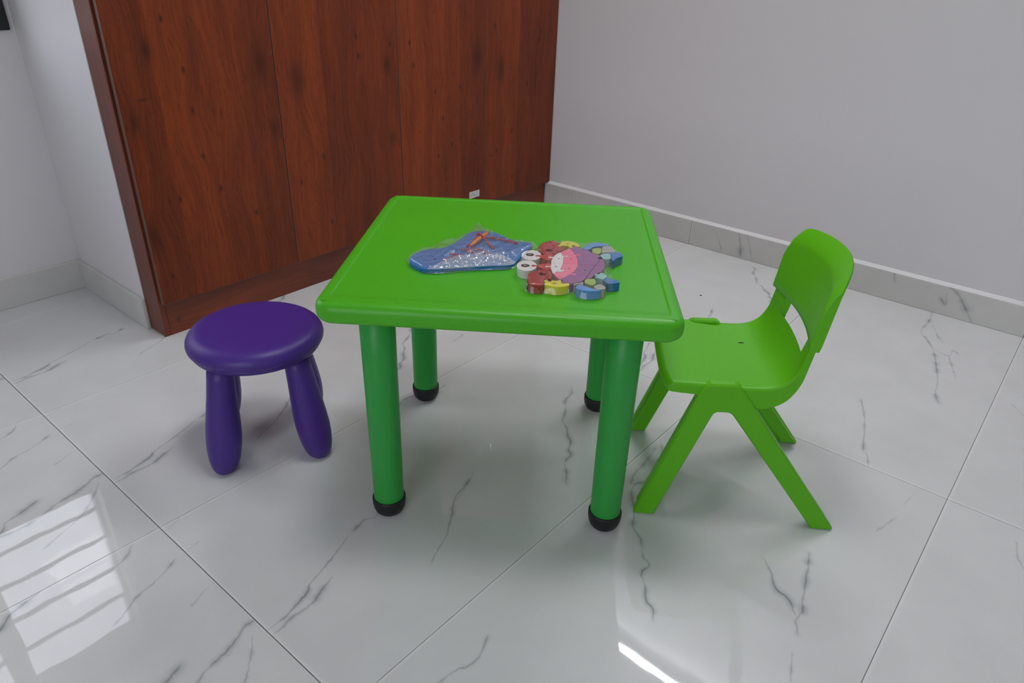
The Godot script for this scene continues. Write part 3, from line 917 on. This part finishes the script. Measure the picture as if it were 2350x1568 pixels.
func make_puzzle() -> void:
	var root := node("wooden_puzzle", TOY_AT, TOY_TURN)
	root.scale = Vector3.ONE * TOY_SCALE
	tag(root, "colourful wooden animal jigsaw with two white eyes in clear wrap on the table", "puzzle")
	var red := mat(0.36, 0.026, 0.022, 0.45)
	var red2 := mat(0.52, 0.045, 0.03, 0.45)
	var yellow := mat(0.68, 0.60, 0.035, 0.4)
	var white := mat(0.74, 0.72, 0.71, 0.45)
	var pink := mat(0.80, 0.155, 0.27, 0.45)
	var pale_pink := mat(0.82, 0.20, 0.29, 0.45)
	var violet := mat(0.27, 0.085, 0.25, 0.45)
	var groove := mat(0.20, 0.02, 0.14, 0.5)
	var blue := mat(0.02, 0.16, 0.42, 0.4)
	var pale_blue := mat(0.10, 0.27, 0.60, 0.4)
	var teal := mat(0.24, 0.52, 0.50, 0.45)
	var green := mat(0.32, 0.46, 0.075, 0.45)
	var grey := mat(0.34, 0.33, 0.29, 0.5)
	var dark := mat(0.05, 0.07, 0.05, 0.5)
	var black := mat(0.012, 0.012, 0.013, 0.4)
	var ink := mat(0.06, 0.05, 0.05, 0.6)
	var H := 0.0160
	# outlines in millimetres of the table's own axes
	var whole_white := to_poly([[99, 60], [92, 70], [87, 84], [83, 106], [83, 123], [83, 144], [86, 160], [88, 168], [94, 160], [101, 154], [102, 136], [105, 120], [106, 100], [106, 83], [102, 69]])
	var pink_up := to_poly([[99, 60], [108, 47], [118, 37], [124, 51], [130, 71], [133, 93], [134, 117], [121, 116], [105, 117], [106, 100], [106, 83], [102, 69]], 1)
	var pink_low := to_poly([[105, 117], [121, 116], [134, 117], [131, 138], [126, 153], [116, 171], [108, 183], [101, 192], [94, 182], [88, 168], [94, 160], [101, 154], [102, 136]], 1)
	var purple_up := to_poly([[118, 37], [124, 29], [128, 21], [134, 25], [144, 36], [154, 40], [160, 53], [168, 56], [177, 67], [183, 83], [184, 100], [184, 118], [164, 117], [134, 117], [133, 93], [130, 71], [124, 51]], 1)
	var purple_low := to_poly([[134, 117], [164, 117], [184, 118], [181, 133], [176, 147], [163, 162], [157, 180], [147, 182], [139, 197], [131, 202], [122, 208], [113, 207], [107, 210], [103, 203], [101, 192], [108, 183], [116, 171], [126, 153], [131, 138]], 1)
	var wk := [knob([87, 88], [80, 89]), knob([84, 134], [75, 136]), knob([105, 80], [112, 78]), knob([100, 156], [105, 151])]
	var pk := [knob([130, 71], [136, 67]), knob([120, 164], [127, 166])]
	var c1 := to_poly([[52, 85], [55, 80], [59, 82], [62, 80], [73, 76], [90, 74], [88, 85], [86, 103], [70, 101], [63, 92], [58, 88], [54, 89]])
	var c2 := to_poly([[46, 136], [49, 131], [54, 133], [57, 133], [65, 124], [82, 122], [83, 147], [70, 149], [61, 142], [56, 138], [50, 140]])
	c1 = biggest(Geometry2D.clip_polygons(c1, whole_white)); c2 = biggest(Geometry2D.clip_polygons(c2, whole_white))
	pink_up = biggest(Geometry2D.clip_polygons(pink_up, whole_white)); pink_low = biggest(Geometry2D.clip_polygons(pink_low, whole_white))
	c1 = biggest(Geometry2D.clip_polygons(c1, wk[0])); c2 = biggest(Geometry2D.clip_polygons(c2, wk[1]))
	pink_up = biggest(Geometry2D.clip_polygons(pink_up, wk[2])); pink_low = biggest(Geometry2D.clip_polygons(pink_low, wk[3]))
	for k in 4: whole_white = biggest(Geometry2D.merge_polygons(whole_white, wk[k]))
	purple_up = biggest(Geometry2D.clip_polygons(purple_up, pk[0])); purple_low = biggest(Geometry2D.clip_polygons(purple_low, pk[1]))
	pink_up = biggest(Geometry2D.merge_polygons(pink_up, pk[0])); pink_low = biggest(Geometry2D.merge_polygons(pink_low, pk[1]))
	var far := PackedVector2Array([Vector2(0.05, 0.0), Vector2(0.15, 0.0), Vector2(0.15, 0.1165), Vector2(0.05, 0.1165)])
	var near := PackedVector2Array([Vector2(0.05, 0.1165), Vector2(0.15, 0.1165), Vector2(0.15, 0.25), Vector2(0.05, 0.25)])
	var w_up := biggest(Geometry2D.intersect_polygons(whole_white, far))
	var w_low := biggest(Geometry2D.intersect_polygons(whole_white, near))
	var eye1 := oval(Vector2(0.0440, 0.0825), 0.0195, 0.0262, 40)
	var eye2 := oval(Vector2(0.0380, 0.1365), 0.0190, 0.0262, 40)
	eye1 = biggest(Geometry2D.clip_polygons(eye1, c1))
	eye2 = biggest(Geometry2D.clip_polygons(eye2, c2))
	for e in [[eye1, Vector2(41, 81)], [eye2, Vector2(35, 137)]]:
		var o := flat_piece("eye_piece", e[0], 0, H, white, root)
		var pu := put("pupil", extrude(oval(e[1] * 0.001, 0.008, 0.0072), func(q: Vector2, d: float) -> Vector3: return Vector3(q.x, d, q.y), H, H + 0.0003, 0.0, true), black, o)
		print_on("01" if e[1].x > 40 else "02", e[1], H + 0.0005, 0.006, white, pu)
	var list := [
		["puzzle_piece", c1, red2, ""], ["puzzle_piece", c2, red2, ""], ["puzzle_piece", w_up, white, "3"], ["puzzle_piece", w_low, white, "4"],
		["puzzle_piece", pink_up, pink, "5"], ["puzzle_piece", pink_low, pale_pink, "6"], ["puzzle_piece", purple_up, violet, "7"], ["puzzle_piece", purple_low, violet, "8"],
		["puzzle_piece", to_poly([[93, 18], [95, 22], [99, 13], [100, 3], [107, -2], [115, -4], [125, -1], [133, 6], [139, 21], [133, 24], [129, 19], [125, 17], [122, 22], [125, 28], [122, 32], [117, 30], [115, 23], [109, 22], [102, 23], [99, 27], [94, 26]], 3), yellow, "21"],
		["puzzle_piece", to_poly([[71, 204], [73, 200], [77, 197], [79, 199], [79, 203], [80, 205], [84, 204], [87, 197], [90, 200], [96, 199], [99, 196], [101, 194], [105, 194], [106, 199], [103, 204], [105, 209], [109, 210], [111, 205], [114, 204], [118, 212], [116, 218], [109, 223], [96, 227], [84, 225], [76, 221], [73, 217], [74, 209]], 3), yellow, "20"],
		["puzzle_piece", to_poly([[154, 6], [163, -1], [172, -4], [186, -2], [199, 8], [185, 12], [173, 16], [163, 24], [158, 34], [152, 37], [145, 34], [144, 26], [149, 22]], 3), pale_blue, ""],
		["puzzle_piece", to_poly([[161, 51], [163, 45], [162, 34], [169, 27], [177, 25], [181, 30], [180, 42], [177, 55], [170, 57], [166, 53]], 3), green, ""],
		["puzzle_piece", to_poly([[182, 30], [184, 17], [193, 11], [201, 15], [207, 30], [208, 42], [199, 46], [188, 49], [181, 51], [181, 42]], 3), grey, ""],
		["puzzle_piece", to_poly([[172, 79], [176, 73], [178, 62], [184, 56], [194, 51], [198, 61], [196, 80], [188, 84], [184, 84], [178, 84], [173, 85]], 3), teal, ""],
		["puzzle_piece", to_poly([[195, 50], [206, 44], [217, 46], [222, 57], [218, 67], [208, 77], [201, 92], [198, 81], [199, 61]], 3), blue, ""],
		["puzzle_piece", to_poly([[163, 164], [166, 158], [171, 160], [176, 151], [183, 158], [186, 169], [181, 178], [177, 182], [169, 177], [164, 177], [167, 168]], 3), teal, ""],
		["puzzle_piece", to_poly([[179, 184], [182, 179], [187, 174], [194, 177], [201, 182], [208, 190], [201, 196], [188, 200], [182, 193]], 3), blue, ""],
		["puzzle_piece", to_poly([[145, 190], [149, 184], [152, 183], [155, 184], [162, 181], [165, 197], [162, 207], [156, 211], [150, 206], [145, 201]], 3), green, ""],
		["puzzle_piece", to_poly([[125, 209], [129, 205], [133, 204], [135, 203], [140, 199], [142, 201], [142, 211], [135, 208], [129, 212], [125, 213]], 3), grey, ""],
		["puzzle_piece", to_poly([[129, 227], [131, 216], [135, 211], [142, 214], [150, 219], [158, 225], [165, 228], [173, 228], [170, 233], [161, 236], [149, 237], [137, 234]], 3), pale_blue, ""],
		["puzzle_piece", to_poly([[174, 226], [167, 227], [161, 219], [163, 210], [172, 204], [180, 212], [181, 223]], 3), grey, ""]]
	for q in list:
		var o := flat_piece(q[0], q[1], 0, H, q[2], root)
		if q[3] != "":
			var spot: Vector2 = {"3": Vector2(97, 94), "4": Vector2(92, 135), "5": Vector2(121, 92), "6": Vector2(117, 140), "7": Vector2(149, 78), "8": Vector2(146, 144), "21": Vector2(115, 11), "20": Vector2(91, 212)}[q[3]]
			print_on(q[3], spot, H + 0.0001, 0.0070, ink, o, 0.25)
	# the blue rounded pieces have darker painted sides
	# red arms: pieces with a round hole
	for q in [[[[56, 39], [60, 23], [67, 10], [78, 1], [89, 1], [97, 12], [92, 22], [99, 30], [106, 32], [106, 42], [98, 54], [91, 66], [83, 74], [69, 74], [59, 60]], Vector2(78, 52)], [[[43, 205], [42, 212], [42, 182], [45, 170], [55, 162], [69, 152], [80, 155], [85, 170], [84, 190], [78, 194], [71, 200], [71, 222], [60, 225], [48, 222]], Vector2(67, 173)]]:
		var poly := to_poly(q[0], 3)
		poly = biggest(Geometry2D.clip_polygons(poly, biggest(Geometry2D.offset_polygon(eye1, 0.0006))))
		poly = biggest(Geometry2D.clip_polygons(poly, biggest(Geometry2D.offset_polygon(eye2, 0.0006))))
		poly = biggest(Geometry2D.clip_polygons(poly, c1))
		poly = biggest(Geometry2D.clip_polygons(poly, c2))
		var comb := CSGCombiner3D.new()
		comb.name = "puzzle_piece"
		root.add_child(comb, true)
		var body := CSGPolygon3D.new()
		body.polygon = poly
		body.depth = H
		body.material = red
		body.rotation.x = PI * 0.5
		body.position.y = 0.0
		comb.add_child(body)
		var cut := CSGCylinder3D.new()
		cut.radius = 0.0075
		cut.height = 0.02
		cut.sides = 24
		cut.material = red
		cut.operation = CSGShape3D.OPERATION_SUBTRACTION
		cut.position = Vector3(q[1].x * 0.001, 0.015, q[1].y * 0.001)
		comb.add_child(cut)
		body.rotation.x = PI * 0.5
	var gr := []
	for q in [[147, 180], [155, 153], [164, 125], [174, 93], [177, 84]]: gr.append(Vector3(q[0] * 0.001, H, q[1] * 0.001))
	put("painted_stripe", tube(catmull(gr, 4), [0.0010], 6), groove, root)
	# clear wrap
	var hull := to_poly([[17, 136], [22, 100], [30, 66], [48, 46], [56, 20], [70, 2], [90, -6], [116, -8], [140, 4], [160, -6], [186, -6], [203, 10], [212, 36], [225, 56], [205, 88], [196, 112], [190, 140], [200, 168], [198, 200], [184, 214], [180, 232], [150, 240], [128, 234], [116, 224], [96, 230], [74, 226], [52, 228], [38, 218], [28, 178]], 3)
	var film := film_sheet(hull, 0.0030, func(p: Vector2, d: float) -> float:
		var ripple := film_noise.get_noise_2d(p.x * 900.0, p.y * 900.0)
		var fine := film_noise.get_noise_2d(p.x * 2600.0 + 50.0, p.y * 1500.0)
		return 0.0008 + (H + 0.0012 + 0.0006 * ripple + 0.0005 * absf(fine)) * smoothstep(0.0, 0.0045, d))
	var fo := put("plastic_wrap", film, film_mat(0.035, Color(0.93, 0.94, 0.95)), root)
	fo.set_meta("label", "clear crinkled shrink wrap")

var film_noise := noise(71, 0.05, 3)

func film_mat(alpha: float, c: Color) -> StandardMaterial3D:
	var m := StandardMaterial3D.new()
	m.albedo_color = Color(c.r, c.g, c.b, alpha)
	m.transparency = BaseMaterial3D.TRANSPARENCY_ALPHA
	m.roughness = 0.06
	m.metallic_specular = 0.7
	m.cull_mode = BaseMaterial3D.CULL_DISABLED
	return m

func film_sheet(hull: PackedVector2Array, step: float, height: Callable) -> ArrayMesh:
	var lo := Vector2(9, 9)
	var hi := Vector2(-9, -9)
	for p in hull:
		lo = lo.min(p); hi = hi.max(p)
	var nx := int((hi.x - lo.x) / step) + 2
	var ny := int((hi.y - lo.y) / step) + 2
	var inside := []
	var pts := []
	for i in nx:
		var a := []
		var b := []
		for j in ny:
			var p := lo + Vector2(i, j) * step
			var is_in := Geometry2D.is_point_in_polygon(p, hull)
			var best := p
			var dist := 1e9
			for k in hull.size():
				var c := Geometry2D.get_closest_point_to_segment(p, hull[k], hull[(k + 1) % hull.size()])
				var d := c.distance_to(p)
				if d < dist: dist = d; best = c
			if not is_in:
				p = best
				dist = 0.0
			a.append(is_in)
			b.append(Vector3(p.x, height.call(p, dist), p.y))
		inside.append(a); pts.append(b)
	var st := begin()
	st.set_smooth_group(0)
	for i in nx - 1:
		for j in ny - 1:
			if inside[i][j] or inside[i + 1][j] or inside[i][j + 1] or inside[i + 1][j + 1]:
				quad(st, pts[i][j], pts[i + 1][j], pts[i + 1][j + 1], pts[i][j + 1], Vector3.UP)
	return finish(st)

func make_lacing_toy() -> void:
	var root := node("lacing_toy", TOY_AT, TOY_TURN)
	root.scale = Vector3.ONE * TOY_SCALE
	tag(root, "blue wooden lacing board with red cord and orange needle in a clear bag", "toy")
	var blue := mat(0.025, 0.155, 0.42, 0.38)
	var red := mat(0.42, 0.012, 0.03, 0.6)
	var orange := mat(0.62, 0.19, 0.02, 0.4)
	var comb := CSGCombiner3D.new()
	comb.name = "board"
	root.add_child(comb, true)
	var body := CSGPolygon3D.new()
	body.polygon = to_poly([[-187, 122], [-178, 140], [-155, 160], [-140, 161], [-117, 156], [-90, 142], [-42, 132], [0, 122], [14, 106], [22, 80], [27, 45], [39, 25], [40, -4], [10, -10], [-13, -26], [-38, -53], [-63, -61], [-91, -48], [-108, -2], [-130, 45], [-166, 63], [-186, 93]], 3)
	body.depth = 0.008
	body.material = blue
	body.rotation.x = PI * 0.5
	comb.add_child(body)
	var cut := CSGPolygon3D.new()
	cut.polygon = oval(Vector2(-0.003, 0.042), 0.019, 0.031, 28)
	cut.depth = 0.03
	cut.material = blue
	cut.rotation.x = PI * 0.5
	cut.position.y = 0.01
	cut.operation = CSGShape3D.OPERATION_SUBTRACTION
	comb.add_child(cut)
	body.position.y = 0.0
	for q in [[-70, 92], [-108, 60], [-40, 74], [-34, 44], [-80, 12], [-58, -13], [-140, 110]]:
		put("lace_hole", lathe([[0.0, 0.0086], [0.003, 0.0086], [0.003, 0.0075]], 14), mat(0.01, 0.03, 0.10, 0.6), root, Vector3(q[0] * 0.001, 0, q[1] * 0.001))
	for q in [[[-57, -13, 12], [-29, -9, 11], [12, 8, 10]], [[-79, 12, 9], [-74, -3, 14], [-69, -8, 20], [-60, 2, 18], [-48, 16, 12], [-34, 44, 9]], [[-73, 52, 12], [-56, 61, 11], [-39, 73, 9]], [[-88, 35, 10], [-81, 43, 13], [-79, 65, 11], [-82, 74, 9]], [[-96, 57, 9], [-80, 63, 11], [-59, 80, 9]], [[-115, 82, 9], [-102, 89, 11], [-93, 96, 11], [-110, 105, 10], [-122, 119, 9]]]:
		var path := []
		for p in q: path.append(Vector3(p[0], p[2] + 0.5, p[1]) * 0.001)
		put("cord", tube(catmull(path, 5), [0.0021], 8), red, root)
	var a := Vector3(-0.052, 0.016, -0.034)
	var b := Vector3(-0.081, 0.0135, 0.048)
	var pth := []
	var rad := []
	for k in 9:
		pth.append(a.lerp(b, k / 8.0))
		rad.append(0.0042 * [0.45, 0.85, 1.0, 1.05, 1.1, 1.1, 1.0, 0.8, 0.35][k])
	put("needle", tube(pth, rad, 12), orange, root)
	# the bag
	var hull := to_poly([[-199, 95], [-192, 118], [-170, 146], [-146, 164], [-117, 160], [-73, 144], [-44, 134], [-5, 128], [14, 114], [22, 90], [30, 50], [46, 28], [54, 1], [42, -16], [11, -19], [-13, -33], [-53, -73], [-70, -104], [-84, -134], [-91, -100], [-97, -66], [-103, -42], [-121, -12], [-143, 6], [-164, 42], [-179, 58]], 2)
	var film := film_sheet(hull, 0.0028, func(p: Vector2, d: float) -> float:
		var r1 := absf(film_noise.get_noise_2d(p.x * 420.0 + p.y * 160.0, p.y * 260.0))
		var r2 := absf(film_noise.get_noise_2d(p.x * 1500.0 - p.y * 600.0 + 90.0, p.y * 900.0))
		var front := smoothstep(0.035, 0.10, p.y) * smoothstep(-0.16, -0.06, p.x) * (1.0 - smoothstep(-0.01, 0.03, p.x))
		var over := 0.0095 + 0.006 * exp(-pow(Vector2(p.x + 0.067, (p.y - 0.008) * 0.55).length() / 0.03, 2.0))
		if p.y < -0.066: over = 0.004
		return 0.0012 + (over + (0.002 + 0.010 * front) * (1.0 - 2.2 * r1) + (0.0012 + 0.0045 * front) * (0.5 - r2)) * smoothstep(0.0, 0.010, d))
	var fo := put("plastic_bag", film, film_mat(0.09, Color(0.93, 0.94, 0.96)), root)
	fo.set_meta("label", "crumpled clear plastic bag")
	# the loose front of the bag, folded over and creased
	var flap := to_poly([[-146, 166], [-132, 140], [-120, 120], [-100, 96], [-72, 82], [-52, 82], [-38, 78], [-20, 68], [-6, 82], [8, 98], [16, 112], [4, 126], [-28, 133], [-70, 147], [-98, 156], [-120, 162]], 2)
	var crease := film_sheet(flap, 0.0022, func(p: Vector2, d: float) -> float:
		var r1 := absf(film_noise.get_noise_2d(p.x * 900.0 + p.y * 700.0, p.y * 500.0 - p.x * 200.0))
		var r2 := absf(film_noise.get_noise_2d(p.x * 2300.0 - p.y * 900.0 + 40.0, p.y * 1500.0))
		return 0.0105 + (0.0075 * (1.0 - 2.0 * r1) + 0.0035 * (0.5 - r2)) * smoothstep(0.0, 0.012, d))
	var fl := put("bag_fold", crease, film_mat(0.30, Color(0.86, 0.87, 0.89)), root)
	fl.set_meta("label", "creased silvery fold of the clear bag")

# ---------------------------------------------------------------- odds and ends
func make_bits() -> void:
	var chip := mat(0.10, 0.012, 0.006, 0.6)
	var o := put("splinter", tube([Vector3(-0.006, 0.0012, 0.0006), Vector3(0.0, 0.0014, 0), Vector3(0.006, 0.0012, 0.0012)], [0.0005, 0.0011, 0.0005], 6), chip, self, Vector3(-1.277, 0.3155, 1.513))
	o.rotation.y = -0.9
	tag(o, "tiny dark red splinter lying on the green chair seat", "splinter")
	var p := put("crumb", lathe([[0.0, 0.003], [0.0022, 0.0026], [0.0032, 0.0014], [0.0025, 0.0], [0.0, 0.0]], 8), mat(0.006, 0.006, 0.006, 0.7), self, Vector3(-0.447, 0.0, 1.045))
	tag(p, "small black crumb on the white floor behind the chair", "crumb")
